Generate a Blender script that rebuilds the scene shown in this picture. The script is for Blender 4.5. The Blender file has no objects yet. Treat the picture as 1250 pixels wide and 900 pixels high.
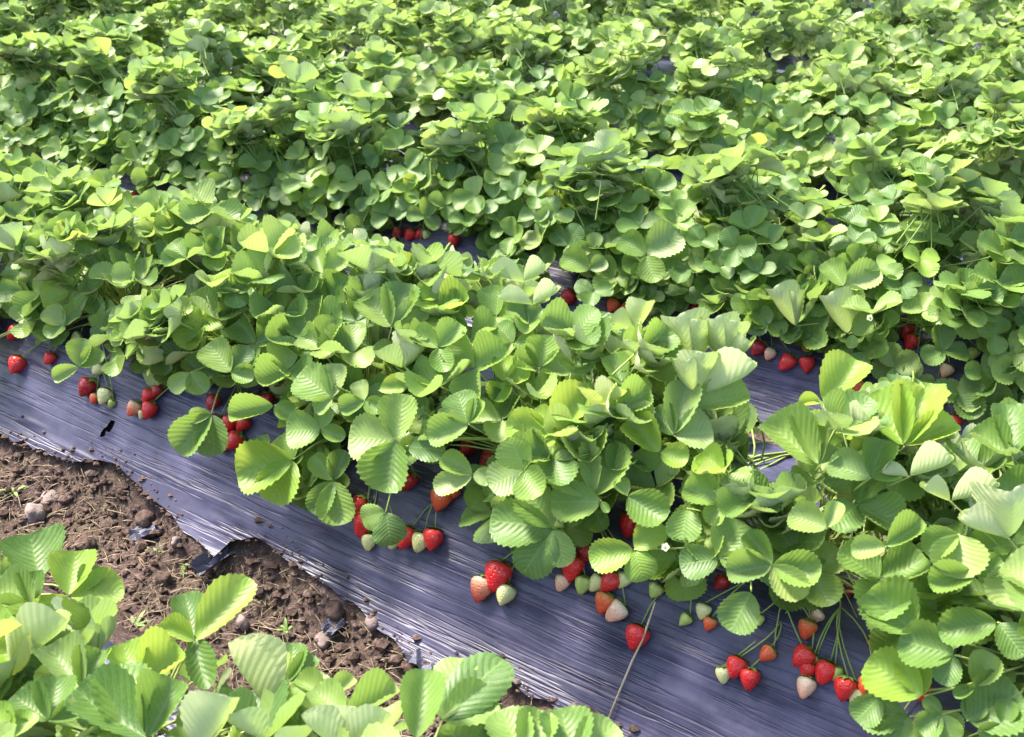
import bpy, math, random
import numpy as np
from mathutils import Vector, Matrix, noise as mnoise
random.seed(11); RNG = np.random.default_rng(5)
SC = bpy.context.scene; COL = SC.collection

# ------------------------------------------------------------------ camera
F, XV, YV, H = 1250.0, -1525.0, -230.0, 1.275      # focal length and vanishing point of the beds, in pixels of a 1250 x 900 picture
PITCH = math.atan((450 - YV) / F); HEAD = math.atan((625 - XV) / (F / math.cos(PITCH)))
HV = np.array([-math.cos(HEAD), math.sin(HEAD), 0.0])
FW = HV * math.cos(PITCH) + np.array([0, 0, -math.sin(PITCH)])
RT = np.cross(FW, [0, 0, 1.0]); RT /= np.linalg.norm(RT); UP = np.cross(RT, FW)
CP = np.array([0.0, 0.0, H])
cam_d = bpy.data.cameras.new('camera'); cam = bpy.data.objects.new('camera', cam_d); COL.objects.link(cam)
cam_d.sensor_width = 36.0; cam_d.lens = 36.0 * F / 1250; cam_d.clip_start = 0.05; cam_d.clip_end = 500
cam.matrix_world = Matrix(((RT[0], UP[0], -FW[0], 0), (RT[1], UP[1], -FW[1], 0), (RT[2], UP[2], -FW[2], H), (0, 0, 0, 1)))
cam_d.dof.use_dof = True; cam_d.dof.focus_distance = 1.9; cam_d.dof.aperture_fstop = 9.0
SC.camera = cam

# ------------------------------------------------------------------ light
SUN_TO = -RT * 0.58 + HV * 0.42 + np.array([0, 0, 1.0]); SUN_TO /= np.linalg.norm(SUN_TO)
world = bpy.data.worlds.new('World'); SC.world = world; world.use_nodes = True
wn = world.node_tree; sky = wn.nodes.new('ShaderNodeTexSky'); sky.sky_type = 'NISHITA'; sky.sun_disc = False
sky.sun_elevation = math.asin(SUN_TO[2]); sky.sun_rotation = math.atan2(SUN_TO[0], SUN_TO[1])
sky.air_density = 1.2; sky.dust_density = 2.5; sky.ozone_density = 1.0
wn.links.new(sky.outputs[0], wn.nodes['Background'].inputs[0]); wn.nodes['Background'].inputs[1].default_value = 0.15
sun_d = bpy.data.lights.new('sun', 'SUN'); sun_d.energy = 4.3; sun_d.angle = math.radians(14.0); sun_d.color = (1.0, 0.935, 0.83)
sun = bpy.data.objects.new('sun', sun_d); COL.objects.link(sun); sun.location = (0, 0, 6)
sun.rotation_euler = Vector(SUN_TO).to_track_quat('Z', 'Y').to_euler()
vs = SC.view_settings; vs.view_transform = 'Standard'; vs.look = 'None'; vs.exposure = 1.74; vs.gamma = 1.0; vs.use_curve_mapping = False
cy = SC.cycles; cy.use_denoising = True; cy.adaptive_threshold = 0.025; cy.max_bounces = 8; cy.transmission_bounces = 6; cy.diffuse_bounces = 4

# ------------------------------------------------------------------ pixels and rays
def ray(x, y):
    return FW + RT * (x - 625) / F + UP * (450 - y) / F
def proj(P):
    q = np.asarray(P) - CP; d = q @ FW
    return 625 + F * (q @ RT) / d, 450 - F * (q @ UP) / d, d
YC0, STEP = 0.38, 1.02
def row_y(k): return YC0 + STEP * k
def bed_z(t):
    """height of the soil at the distance t across from a bed's middle line"""
    t = np.abs(t)
    s = np.clip((t - 0.215) / (0.44 - 0.215), 0, 1)
    s2 = s + 0.10 * np.sin(np.pi * s) * (1 - s)     # rounded shoulder
    return 0.225 * (1 - np.clip(s * s * (3 - 2 * s) * 0.55 + s * 0.45, 0, 1)) + 0.012 * np.cos(np.clip(t / 0.215, 0, 1) * math.pi / 2) + 0 * s2
def ground_base(Y):
    t = (np.asarray(Y) - YC0 + STEP / 2) % STEP - STEP / 2
    return bed_z(t)
def hit_bed(x, y, off=0.0):
    d = ray(x, y); s = 0.8
    while s < 14:
        P = CP + d * s
        if P[2] <= ground_base(P[1]) + off: return P
        s += 0.004
    return P
def at_z(x, y, z):
    d = ray(x, y); return CP + d * ((z - H) / d[2])
def hit_canopy(x, y, k, ry, rz, zc=0.19):
    """first point where the pixel's ray meets the hump of leaves over bed k"""
    d = ray(x, y); a = (d[1] / ry) ** 2 + (d[2] / rz) ** 2; oy = (CP[1] - row_y(k)) / ry; oz = (CP[2] - zc) / rz
    b = 2 * (d[1] / ry * oy + d[2] / rz * oz); c = oy * oy + oz * oz - 1; D = b * b - 4 * a * c
    s = (-b - math.sqrt(D)) / (2 * a) if D > 0 else -b / (2 * a)
    P = CP + d * s
    n = np.array([0, (P[1] - row_y(k)) / ry ** 2, (P[2] - zc) / rz ** 2]); n /= np.linalg.norm(n)
    return P, n
def nrm(v): return v / (np.linalg.norm(v) + 1e-9)

# ------------------------------------------------------------------ 2-D value noise
_T = np.random.default_rng(3).random((256, 256))
def vnoise(x, y):
    xi = np.floor(x).astype(int); yi = np.floor(y).astype(int); fx = x - xi; fy = y - yi
    fx = fx * fx * (3 - 2 * fx); fy = fy * fy * (3 - 2 * fy)
    g = lambda a, b: _T[a & 255, b & 255]
    return (g(xi, yi) * (1 - fx) + g(xi + 1, yi) * fx) * (1 - fy) + (g(xi, yi + 1) * (1 - fx) + g(xi + 1, yi + 1) * fx) * fy
def fbm(x, y, o=4):
    s = 0; a = 1; t = 0
    for i in range(o): s = s + a * vnoise(x * 2 ** i + 17 * i, y * 2 ** i + 31 * i); t += a; a *= 0.5
    return s / t

# ------------------------------------------------------------------ materials
def mat(name):
    m = bpy.data.materials.new(name); m.use_nodes = True
    nt = m.node_tree; nt.nodes.clear(); out = nt.nodes.new('ShaderNodeOutputMaterial')
    return m, nt, out
class G:
    """small node-graph helper"""
    def __init__(s, nt): s.nt = nt
    def n(s, t, **kw):
        nd = s.nt.nodes.new(t)
        for k, v in kw.items(): setattr(nd, k, v)
        return nd
    def put(s, sock, v):
        if hasattr(v, 'is_output'): s.nt.links.new(v, sock)
        elif v is not None: sock.default_value = v
    def math(s, op, a, b=None, c=None, clamp=False):
        nd = s.n('ShaderNodeMath', operation=op, use_clamp=clamp)
        for i, v in enumerate((a, b, c)): s.put(nd.inputs[i], v)
        return nd.outputs[0]
    def mix(s, f, a, b, blend='MIX'):
        nd = s.n('ShaderNodeMix', data_type='RGBA', blend_type=blend); s.put(nd.inputs[0], f)
        s.put(nd.inputs[6], a if hasattr(a, 'is_output') else (*a, 1)); s.put(nd.inputs[7], b if hasattr(b, 'is_output') else (*b, 1))
        return nd.outputs[2]
    def ramp(s, f, stops, interp='LINEAR'):
        nd = s.n('ShaderNodeValToRGB'); cr = nd.color_ramp; cr.interpolation = interp
        while len(cr.elements) < len(stops): cr.elements.new(0.5)
        for e, (p, c) in zip(cr.elements, stops): e.position = p; e.color = (*c, 1) if len(c) == 3 else c
        s.put(nd.inputs[0], f); return nd.outputs[0]
    def noise(s, vec, scale, detail=3, rough=0.55):
        nd = s.n('ShaderNodeTexNoise'); s.put(nd.inputs['Vector'], vec); nd.inputs['Scale'].default_value = scale
        nd.inputs['Detail'].default_value = detail; nd.inputs['Roughness'].default_value = rough; return nd.outputs[0]
    def smooth(s, v, a, b):
        nd = s.n('ShaderNodeMapRange', interpolation_type='SMOOTHSTEP'); s.put(nd.inputs[0], v); nd.inputs[1].default_value = a; nd.inputs[2].default_value = b
        return nd.outputs[0]
    def bump(s, h, strength, dist):
        nd = s.n('ShaderNodeBump'); s.put(nd.inputs['Height'], h); nd.inputs['Strength'].default_value = strength; nd.inputs['Distance'].default_value = dist
        return nd.outputs[0]
    def bsdf(s, col, rough=0.5, spec=0.5, normal=None, **kw):
        nd = s.n('ShaderNodeBsdfPrincipled'); s.put(nd.inputs['Base Color'], col if hasattr(col, 'is_output') else (*col, 1))
        s.put(nd.inputs['Roughness'], rough); s.put(nd.inputs['Specular IOR Level'], spec); s.put(nd.inputs['Normal'], normal)
        for k, v in kw.items(): s.put(nd.inputs[k], v)
        return nd.outputs[0]

def leaf_material(name, stops, under, transl, tf=0.36, rough=0.47):
    m, nt, out = mat(name); g = G(nt)
    uv = g.n('ShaderNodeUVMap').outputs[0]; sep = g.n('ShaderNodeSeparateXYZ'); nt.links.new(uv, sep.inputs[0])
    a = g.math('MULTIPLY', g.math('ABSOLUTE', g.math('SUBTRACT', sep.outputs[0], 0.5)), 2.0); v = sep.outputs[1]
    ph = g.math('FRACT', g.math('ADD', g.math('SUBTRACT', g.math('MULTIPLY', v, 9.0), g.math('MULTIPLY', a, 2.6)), 4.0))
    d = g.math('ABSOLUTE', g.math('SUBTRACT', ph, 0.5))                        # 0.5 on a vein, 0 between two
    side = g.smooth(d, 0.40, 0.495); mid = g.math('SUBTRACT', 1.0, g.smooth(a, 0.02, 0.075))
    vein = g.math('MAXIMUM', g.math('MULTIPLY', side, 0.8), mid)
    oi = g.n('ShaderNodeObjectInfo').outputs['Random']
    co = g.n('ShaderNodeTexCoord').outputs['Object']
    base = g.ramp(oi, stops)
    nz = g.noise(co, 3.2, 3)
    base = g.mix(g.math('MULTIPLY', nz, 0.55), base, (0.62, 0.68, 0.45), 'MULTIPLY')
    fine = g.noise(co, 34.0, 2)
    base = g.mix(g.smooth(fine, 0.5, 0.75), base, (0.8, 0.86, 0.7), 'MULTIPLY')
    vo = g.n('ShaderNodeTexVoronoi', feature='DISTANCE_TO_EDGE'); nt.links.new(co, vo.inputs['Vector']); vo.inputs['Scale'].default_value = 26.0
    net = g.math('SUBTRACT', 1.0, g.smooth(vo.outputs['Distance'], 0.0, 0.16))
    base = g.mix(g.math('MULTIPLY', net, 0.22), base, (0.30, 0.42, 0.12))
    blem = g.smooth(g.noise(g.n('ShaderNodeNewGeometry').outputs['Position'], 55.0, 2, 0.6), 0.70, 0.76)
    base = g.mix(g.math('MULTIPLY', blem, 0.6), base, (0.30, 0.24, 0.07))
    veinc = g.mix(0.5, base, (0.32, 0.44, 0.13))
    top = g.mix(g.math('MULTIPLY', vein, 0.62), base, veinc)
    uc = g.mix(g.math('MULTIPLY', vein, 0.35), under, (0.5, 0.56, 0.3))
    back = g.n('ShaderNodeNewGeometry').outputs['Backfacing']
    col = g.mix(back, top, uc)
    h = g.math('ADD', g.math('MULTIPLY', g.math('SUBTRACT', 0.5, d), 1.0), g.math('MULTIPLY', fine, 0.35))
    nm = g.bump(h, 0.13, 0.03)
    r = g.math('ADD', rough, g.math('MULTIPLY', back, 0.3))
    p = g.bsdf(col, r, 0.42, nm)
    tr = g.n('ShaderNodeBsdfTranslucent'); tr.inputs[0].default_value = (*transl, 1); nt.links.new(nm, tr.inputs['Normal'])
    mx = g.n('ShaderNodeMixShader'); mx.inputs[0].default_value = tf
    nt.links.new(p, mx.inputs[1]); nt.links.new(tr.outputs[0], mx.inputs[2]); nt.links.new(mx.outputs[0], out.inputs[0])
    return m
M = {}
M['leaf'] = leaf_material('leaf_green', [(0.0, (0.062, 0.135, 0.034)), (0.25, (0.11, 0.205, 0.044)), (0.55, (0.165, 0.27, 0.056)), (0.8, (0.23, 0.325, 0.085)), (0.92, (0.31, 0.375, 0.14)), (1.0, (0.09, 0.185, 0.06))], (0.54, 0.57, 0.31), (0.33, 0.49, 0.09), 0.31)
M['young'] = leaf_material('leaf_young_green', [(0.0, (0.20, 0.34, 0.04)), (1.0, (0.26, 0.40, 0.055))], (0.5, 0.52, 0.24), (0.48, 0.58, 0.09))
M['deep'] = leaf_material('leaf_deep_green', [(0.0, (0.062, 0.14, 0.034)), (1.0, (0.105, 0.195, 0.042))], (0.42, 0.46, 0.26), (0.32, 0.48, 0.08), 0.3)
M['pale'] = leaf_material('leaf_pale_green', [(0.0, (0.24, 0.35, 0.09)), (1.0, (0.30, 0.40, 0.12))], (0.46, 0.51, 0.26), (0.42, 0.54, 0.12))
M['yellow'] = leaf_material('leaf_yellow', [(0.0, (0.5, 0.36, 0.03)), (1.0, (0.55, 0.42, 0.04))], (0.5, 0.42, 0.12), (0.6, 0.45, 0.05))
M['farleaf'] = leaf_material('leaf_far_green', [(0.0, (0.08, 0.155, 0.036)), (0.3, (0.15, 0.245, 0.052)), (0.6, (0.215, 0.31, 0.078)), (0.85, (0.30, 0.375, 0.125)), (1.0, (0.39, 0.44, 0.20))], (0.56, 0.59, 0.33), (0.35, 0.50, 0.10), 0.32)

def simple(name, c1, c2, scale, rough=0.6, spec=0.3, bump=0.0, bdist=0.01, random_tint=0.0):
    m, nt, out = mat(name); g = G(nt); co = g.n('ShaderNodeTexCoord').outputs['Object']
    n = g.noise(co, scale, 4); c = g.mix(g.smooth(n, 0.3, 0.7), c1, c2)
    if random_tint:
        oi = g.n('ShaderNodeObjectInfo').outputs['Random']
        c = g.mix(g.math('MULTIPLY', oi, random_tint), c, (0.45, 0.4, 0.4), 'MULTIPLY')
    nm = g.bump(g.noise(co, scale * 3, 4, 0.7), bump, bdist) if bump else None
    nt.links.new(g.bsdf(c, rough, spec, nm), out.inputs[0]); return m
M['stalk'] = simple('stalk_green', (0.20, 0.30, 0.06), (0.34, 0.38, 0.12), 9)
M['dry'] = simple('dry_stem', (0.20, 0.13, 0.06), (0.36, 0.26, 0.13), 20, 0.8, 0.1)
M['litter'] = simple('straw_litter', (0.13, 0.10, 0.07), (0.33, 0.26, 0.18), 60, 0.9, 0.05)
M['straw'] = simple('straw', (0.42, 0.33, 0.2), (0.6, 0.52, 0.36), 30, 0.8, 0.1)
M['calyx'] = simple('calyx_green', (0.14, 0.26, 0.03), (0.26, 0.36, 0.07), 60)
M['stone'] = simple('stone', (0.20, 0.155, 0.14), (0.32, 0.25, 0.23), 14, 0.85, 0.2, 0.5, 0.01, 0.5)
M['clod'] = simple('soil_clod', (0.055, 0.036, 0.030), (0.15, 0.105, 0.088), 40, 0.95, 0.05, 0.6, 0.008)
M['scrap'] = simple('plastic_scrap', (0.05, 0.055, 0.085), (0.11, 0.105, 0.15), 40, 0.4, 0.5, 0.4, 0.01)
M['weed'] = simple('weed_green', (0.08, 0.17, 0.03), (0.20, 0.30, 0.06), 30)
M['petal'] = simple('petal_white', (0.5, 0.55, 0.38), (0.6, 0.64, 0.48), 40)
M['eye'] = simple('flower_eye', (0.42, 0.42, 0.05), (0.55, 0.48, 0.06), 90)

def berry_material(name, tip, mid, neck, seed):
    m, nt, out = mat(name); g = G(nt); co = g.n('ShaderNodeTexCoord').outputs['Object']
    sep = g.n('ShaderNodeSeparateXYZ'); nt.links.new(co, sep.inputs[0])
    zz = g.math('ADD', sep.outputs[2], g.math('MULTIPLY', g.math('SUBTRACT', g.noise(co, 2.2, 2), 0.5), 0.5))
    c = g.ramp(g.math('MULTIPLY', zz, -0.5), [(0.0, neck), (0.28, mid), (1.0, tip)])   # z runs from 0 at the calyx to about -2 at the tip
    vo = g.n('ShaderNodeTexVoronoi'); nt.links.new(co, vo.inputs['Vector']); vo.inputs['Scale'].default_value = 4.2; vo.inputs['Randomness'].default_value = 0.45
    dot = g.math('SUBTRACT', 1.0, g.smooth(vo.outputs['Distance'], 0.10, 0.2))
    c = g.mix(g.math('MULTIPLY', dot, 0.5), c, seed)
    pit = g.smooth(vo.outputs['Distance'], 0.08, 0.42)
    nm = g.bump(pit, 0.4, 0.1)
    nt.links.new(g.bsdf(c, 0.3, 0.5, nm, **{'Subsurface Weight': 0.0, 'Coat Weight': 0.15, 'Coat Roughness': 0.2}), out.inputs[0]); return m
RED = (0.62, 0.014, 0.022); RED_SHADED = (0.34, 0.008, 0.014)  # second red has the shade under the leaves put into its colour
M['red'] = berry_material('berry_red', RED, (0.6, 0.018, 0.02), (0.62, 0.06, 0.04), (0.62, 0.3, 0.06))
M['dark'] = berry_material('berry_red_shaded', RED_SHADED, RED_SHADED, (0.4, 0.02, 0.02), (0.5, 0.22, 0.05))
M['orange'] = berry_material('berry_orange', (0.62, 0.05, 0.02), (0.66, 0.12, 0.03), (0.66, 0.34, 0.12), (0.6, 0.4, 0.08))
M['half'] = berry_material('berry_half', (0.6, 0.04, 0.025), (0.7, 0.3, 0.16), (0.72, 0.66, 0.5), (0.55, 0.38, 0.1))
M['pink'] = berry_material('berry_pink', (0.7, 0.32, 0.2), (0.74, 0.5, 0.36), (0.72, 0.66, 0.5), (0.5, 0.4, 0.12))
M['white'] = berry_material('berry_white', (0.62, 0.6, 0.24), (0.64, 0.62, 0.3), (0.56, 0.6, 0.28), (0.42, 0.42, 0.1))
M['green'] = berry_material('berry_green', (0.36, 0.46, 0.1), (0.40, 0.48, 0.13), (0.36, 0.45, 0.12), (0.5, 0.5, 0.1))

def soil_material():
    m, nt, out = mat('soil'); g = G(nt); co = g.n('ShaderNodeTexCoord').outputs['Object']
    big = g.noise(co, 5, 4); mid = g.noise(co, 42, 5, 0.65); fine = g.noise(co, 190, 3, 0.7)
    c = g.ramp(mid, [(0.28, (0.028, 0.018, 0.017)), (0.5, (0.085, 0.056, 0.050)), (0.72, (0.19, 0.135, 0.12))])
    c = g.mix(g.math('MULTIPLY', g.smooth(big, 0.35, 0.7), 0.5), c, (0.10, 0.08, 0.05))
    c = g.mix(g.math('MULTIPLY', g.smooth(fine, 0.56, 0.72), 0.6), c, (0.30, 0.23, 0.19))
    h = g.math('ADD', g.math('MULTIPLY', mid, 1.0), g.math('MULTIPLY', fine, 0.45))
    nt.links.new(g.bsdf(c, 0.95, 0.1, g.bump(h, 1.0, 0.012)), out.inputs[0]); return m
M['soil'] = soil_material()
def plastic_material():
    m, nt, out = mat('mulch_plastic'); g = G(nt); co = g.n('ShaderNodeTexCoord').outputs['Object']
    mp = g.n('ShaderNodeMapping'); nt.links.new(co, mp.inputs[0]); mp.inputs['Scale'].default_value = (1.6, 46, 30)
    w = g.noise(mp.outputs[0], 1.0, 4, 0.6)
    mp2 = g.n('ShaderNodeMapping'); nt.links.new(co, mp2.inputs[0]); mp2.inputs['Scale'].default_value = (5, 150, 100); mp2.inputs['Rotation'].default_value = (0, 0, 0.03)
    w2 = g.noise(mp2.outputs[0], 1.0, 2, 0.5)
    dust = g.noise(co, 7, 5, 0.65); spk = g.noise(co, 150, 2)
    groove = g.smooth(g.math('ABSOLUTE', g.math('SUBTRACT', w, 0.5)), 0.0, 0.05)           # thin folds along the bed
    mp3 = g.n('ShaderNodeMapping'); nt.links.new(co, mp3.inputs[0]); mp3.inputs['Scale'].default_value = (1.1, 7, 7)
    patch = g.smooth(g.noise(mp3.outputs[0], 1.4, 3), 0.40, 0.60)
    c = g.mix(g.smooth(dust, 0.32, 0.72), (0.021, 0.020, 0.048), (0.078, 0.071, 0.132))
    mud = g.smooth(g.noise(co, 13, 6, 0.7), 0.60, 0.74)
    c = g.mix(g.math('MULTIPLY', mud, 0.45), c, (0.11, 0.085, 0.08))
    c = g.mix(g.math('MULTIPLY', g.smooth(spk, 0.72, 0.8), 0.35), c, (0.2, 0.17, 0.16))
    h = g.math('MULTIPLY', g.math('ADD', g.math('ADD', g.math('MULTIPLY', groove, 0.9), w), g.math('MULTIPLY', w2, 0.35)), g.math('ADD', g.math('MULTIPLY', patch, 0.85), 0.15))
    r = g.math('ADD', g.math('ADD', 0.34, g.math('MULTIPLY', dust, 0.16)), g.math('MULTIPLY', mud, 0.3))
    nt.links.new(g.bsdf(c, r, 0.45, g.bump(h, 0.34, 0.012)), out.inputs[0]); return m
M['plastic'] = plastic_material()

# ------------------------------------------------------------------ mesh helpers
def mesh(name, V, Fc, m, smooth=True, uv=None):
    me = bpy.data.meshes.new(name); me.from_pydata([tuple(map(float, v)) for v in V], [], Fc)
    if smooth: me.polygons.foreach_set('use_smooth', [True] * len(me.polygons))
    if uv is not None:
        lay = me.uv_layers.new(name='UVMap'); li = np.empty(len(me.loops), int); me.loops.foreach_get('vertex_index', li)
        lay.data.foreach_set('uv', np.asarray(uv)[li].astype(float).ravel())
    me.materials.append(m); me.update(); return me
def obj(name, me, parent=None, loc=None, **props):
    o = bpy.data.objects.new(name, me); COL.objects.link(o)
    if parent is not None: o.parent = parent
    if loc is not None: o.location = loc
    for k, v in props.items(): o[k] = v
    return o
def grid_faces(nr, nc):
    i = np.arange(nr - 1)[:, None] * nc + np.arange(nc - 1)[None, :]
    return np.stack([i, i + 1, i + nc + 1, i + nc], -1).reshape(-1, 4)
def tube(pts, radii, n=5, cap=True):
    pts = [np.asarray(p, float) for p in pts]; V = []; Fc = []
    for i, p in enumerate(pts):
        t = nrm(pts[min(i + 1, len(pts) - 1)] - pts[max(i - 1, 0)])
        a = nrm(np.cross(t, [0.3, 0.5, 0.8])); b = np.cross(t, a)
        for j in range(n):
            th = 2 * math.pi * j / n; V.append(p + (a * math.cos(th) + b * math.sin(th)) * radii[i])
    for i in range(len(pts) - 1):
        for j in range(n):
            Fc.append((i * n + j, i * n + (j + 1) % n, (i + 1) * n + (j + 1) % n, (i + 1) * n + j))
    if cap: Fc.append(tuple(range((len(pts) - 1) * n, len(pts) * n))); Fc.append(tuple(reversed(range(n))))
    return V, Fc
def bez(a, b, c, n):
    return [(1 - t) ** 2 * a + 2 * (1 - t) * t * b + t * t * c for t in np.linspace(0, 1, n)]

# leaflet: base at the origin, midrib along +Y, upper side +Z, one unit long
def leaflet_geo(seed, fold, cup, arch, nr=25, half=4, teeth=9, wid=0.46, curl=0.0):
    r = random.Random(seed); V = []; U = []
    us = np.linspace(-1, 1, 2 * half + 1); asym = r.uniform(-0.06, 0.06); wav = r.uniform(0, 6.28); skew = r.uniform(-.06, .06); tw = r.uniform(-.12, .12)
    for i in range(nr):
        s = i / (nr - 1); v = 0.35 * s + 0.65 * (0.5 - 0.5 * math.cos(math.pi * s))     # rows crowd towards the base and the tip
        if v < 0.57: w = (1 - ((0.57 - v) / 0.57) ** 2.0) ** 0.66
        else: w = max(0.0, 1 - ((v - 0.57) / 0.435) ** 2.15) ** 0.5
        w = wid * max(w, 0.03)
        for u in us:
            a = abs(u); sg = 1 if u > 0 else -1; ww = w * (1 + asym * sg); tooth = 0.0
            if teeth and a > 0.99 and 0.18 < v < 0.985: tooth = 0.028 if i % 2 == 0 else -0.016
            x = u * ww + tooth * sg + skew * v * v
            y = v + (0.012 if tooth > 0 else 0.0) + 0.05 * a * a * math.sin(math.pi * v)
            ax = abs(u * ww)
            z = fold * (math.sqrt(ax * ax + 0.0025) - 0.05) + cup * ax * ax * 2.2 - arch * (v - 0.35) ** 2 + tw * u * ww * v
            z += curl * (max(0.0, a - 0.55) ** 2 * math.sin(math.pi * min(1, v * 1.08)) ** 0.7 * 0.9 + max(0.0, v - 0.72) ** 2 * 1.6)
            z += (0.0024 if nr > 14 else 0.0) * math.cos(2 * math.pi * (9 * v - 2.6 * a)) * (0.3 + a) * (1 - a * 0.4)
            z += 0.03 * a * math.sin(5.5 * v + wav + (1.7 if u > 0 else 0)) + 0.014 * a * a * math.sin(17 * v + wav * 2 + u)
            V.append((x, y, z)); U.append((u * 0.5 + 0.5, v))
    return np.array(V), grid_faces(nr, 2 * half + 1), np.array(U)
KINDS = [(0.10, 0.30, 0.10, 0.25), (0.18, 0.45, -0.05, 0.45), (0.35, 0.40, -0.12, 0.5), (0.08, 0.75, -0.25, 0.8), (0.45, 0.60, -0.15, 0.7), (0.22, -0.10, 0.32, -0.3),
         (0.25, 0.80, -0.2, 1.0), (0.05, 0.15, 0.25, 0.2), (0.55, 0.35, 0.05, 0.4), (0.15, 0.65, -0.1, 0.9)]
LEAFLETS = {}
def leaflet_mesh(kind, mk):
    key = (kind, mk)
    if key not in LEAFLETS:
        f, c, a, q = KINDS[kind]; V, Fc, U = leaflet_geo(kind * 7 + 1, f, c, a, curl=q, wid=0.48 + 0.025 * (kind % 3))
        LEAFLETS[key] = mesh('leaflet', V, [tuple(x) for x in Fc.tolist()], M[mk], uv=U)
    return LEAFLETS[key]

def frame(n, f):
    """rotation whose Y axis is f and Z axis as near n as possible"""
    f = nrm(f); x = np.cross(f, n); x = nrm(x); z = np.cross(x, f)
    return Matrix(((x[0], f[0], z[0]), (x[1], f[1], z[1]), (x[2], f[2], z[2])))
def rot(v, ax, ang):
    ax = nrm(ax); return v * math.cos(ang) + np.cross(ax, v) * math.sin(ang) + ax * (ax @ v) * (1 - math.cos(ang))

# ------------------------------------------------------------------ ground
xs = np.concatenate([np.linspace(-60, -14, 12), np.arange(-13, -3.2, 0.25), np.arange(-3.2, 0.5, 0.0125), np.arange(0.6, 6, 0.4), np.linspace(7, 60, 10)])
ys = np.concatenate([np.linspace(-60, -2, 10), np.arange(-1.5, 0.62, 0.05), np.arange(0.64, 1.16, 0.008), np.arange(1.18, 11.5, 0.06), np.linspace(12, 200, 14)])
X, Y = np.meshgrid(xs, ys, indexing='ij')
Z = ground_base(Y)
clod = fbm(X * 26, Y * 26, 4) - 0.5; lump = fbm(X * 7, Y * 7 + 40, 3) - 0.5
soilm = np.clip((0.13 - Z) / 0.1, 0.12, 1)
Z = Z - 0.014 - 0.012 * np.clip((Z - 0.04) / 0.05, 0, 1) + (clod * 0.036 + lump * 0.045) * soilm * np.where((Y > 0.6) & (Y < 1.2), 1, 0.5)
nr, nc = X.shape
gme = mesh('ground', np.stack([X, Y, Z], -1).reshape(-1, 3), [tuple(f) for f in grid_faces(nr, nc)[:, ::-1].tolist()], M['soil'])
obj('soil_ground', gme, kind='structure')
def soil_z(x, y):
    i = int(np.clip(np.searchsorted(xs, x), 0, len(xs) - 1)); j = int(np.clip(np.searchsorted(ys, y), 0, len(ys) - 1)); return float(Z[i, j])

# ------------------------------------------------------------------ plastic mulch over every bed
ORD = ['nearest', 'second', 'third', 'fourth', 'fifth', 'sixth', 'seventh', 'eighth', 'ninth', 'tenth', 'eleventh']
EDGE1 = [(-60, 520), (0, 540), (30, 552), (70, 568), (118, 572), (140, 574), (165, 600), (200, 632), (225, 660), (262, 690), (280, 668), (312, 666), (350, 688), (400, 726), (440, 752),
         (480, 790), (520, 822), (556, 838), (600, 832), (650, 862), (720, 895), (800, 935), (950, 1010), (1250, 1160)]
EP = [hit_bed(x, y) for x, y in EDGE1]
ex = np.array([p[0] for p in EP]); et = np.array([row_y(1) - p[1] for p in EP]); oo = np.argsort(ex); ex = ex[oo]; et = et[oo]
HOLES = [hit_bed(x, y) for x, y in ((136, 527), (127, 534))]
def mulch(k, x0, x1, dx, dt, label):
    X1 = np.arange(x0, x1, dx); yc = row_y(k)
    if k == 1: te = np.interp(X1, ex, et) + 0.006 * (vnoise(X1 * 30, X1 * 0) - 0.5)
    else: te = 0.40 + 0.03 * (fbm(X1 * 4, X1 * 0 + k * 9) - 0.5)
    tb = (0.41 if k else 0.22) + 0.03 * (fbm(X1 * 3, X1 * 0 + k * 5 + 3) - 0.5)
    n = int(0.82 / dt); S = np.linspace(0, 1, n)
    T = -te[:, None] + (te + tb)[:, None] * S[None, :]
    XX = np.repeat(X1[:, None], n, 1); YY = yc + T; ZZ = bed_z(T) + 0.007
    sideness = np.clip((np.abs(T) - 0.2) / 0.1, 0.25, 1)
    wr = np.abs(fbm(XX * 1.6 + 3, (T + XX * 0.03 + 0.02 * np.sin(XX * 2.1)) * 30 + k * 7, 3) - 0.5) * 2
    wr2 = fbm(XX * 2.4, (T - XX * 0.02) * 70 + k, 2) - 0.5
    slack = fbm(XX * 2.2 + 9, T * 5 + k * 3, 2)
    dn = (0.020 * (0.5 - wr) * np.clip(slack * 2.2 - 0.45, 0.15, 1) + 0.008 * wr2 + 0.022 * (fbm(XX * 3, T * 6 + 60, 2) - 0.5)) * sideness
    ZZ = ZZ + dn * 0.75 + 0.002; YY = YY - dn * 0.6 * np.sign(-T) * -1
    V = np.stack([XX, YY, np.maximum(ZZ, 0.004)], -1).reshape(-1, 3); Fc = grid_faces(len(X1), n)[:, ::-1]
    if k == 1:                                          # torn holes: the rim is pushed out to a ragged ring
        for i, h in enumerate(HOLES):
            r = (0.007, 0.0055)[i]; dx_ = V[:, 0] - h[0]; dy_ = V[:, 1] - h[1]; d = np.hypot(dx_, dy_); near = d < 2 * r
            c = V[Fc].mean(1); dc = np.hypot(c[:, 0] - h[0], c[:, 1] - h[1]); Fc = Fc[(dc > 0.006) & ~((d < 0.55 * r)[Fc].any(1))]
            g_ = (r * 0.8 + d * 0.6) / np.maximum(d, 1e-4); V[near, 0] = h[0] + dx_[near] * g_[near]; V[near, 1] = h[1] + dy_[near] * g_[near]; V[near, 2] += 0.002
    return obj('mulch_sheet', mesh('mulch_sheet', V, [tuple(f) for f in Fc.tolist()], M['plastic']), label=label, category='plastic mulch', group='plastic mulch sheets over the beds')
mulch(0, -2.6, 0.9, 0.03, 0.02, 'plastic sheet under the nearest leaves at the bottom left corner')
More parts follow.
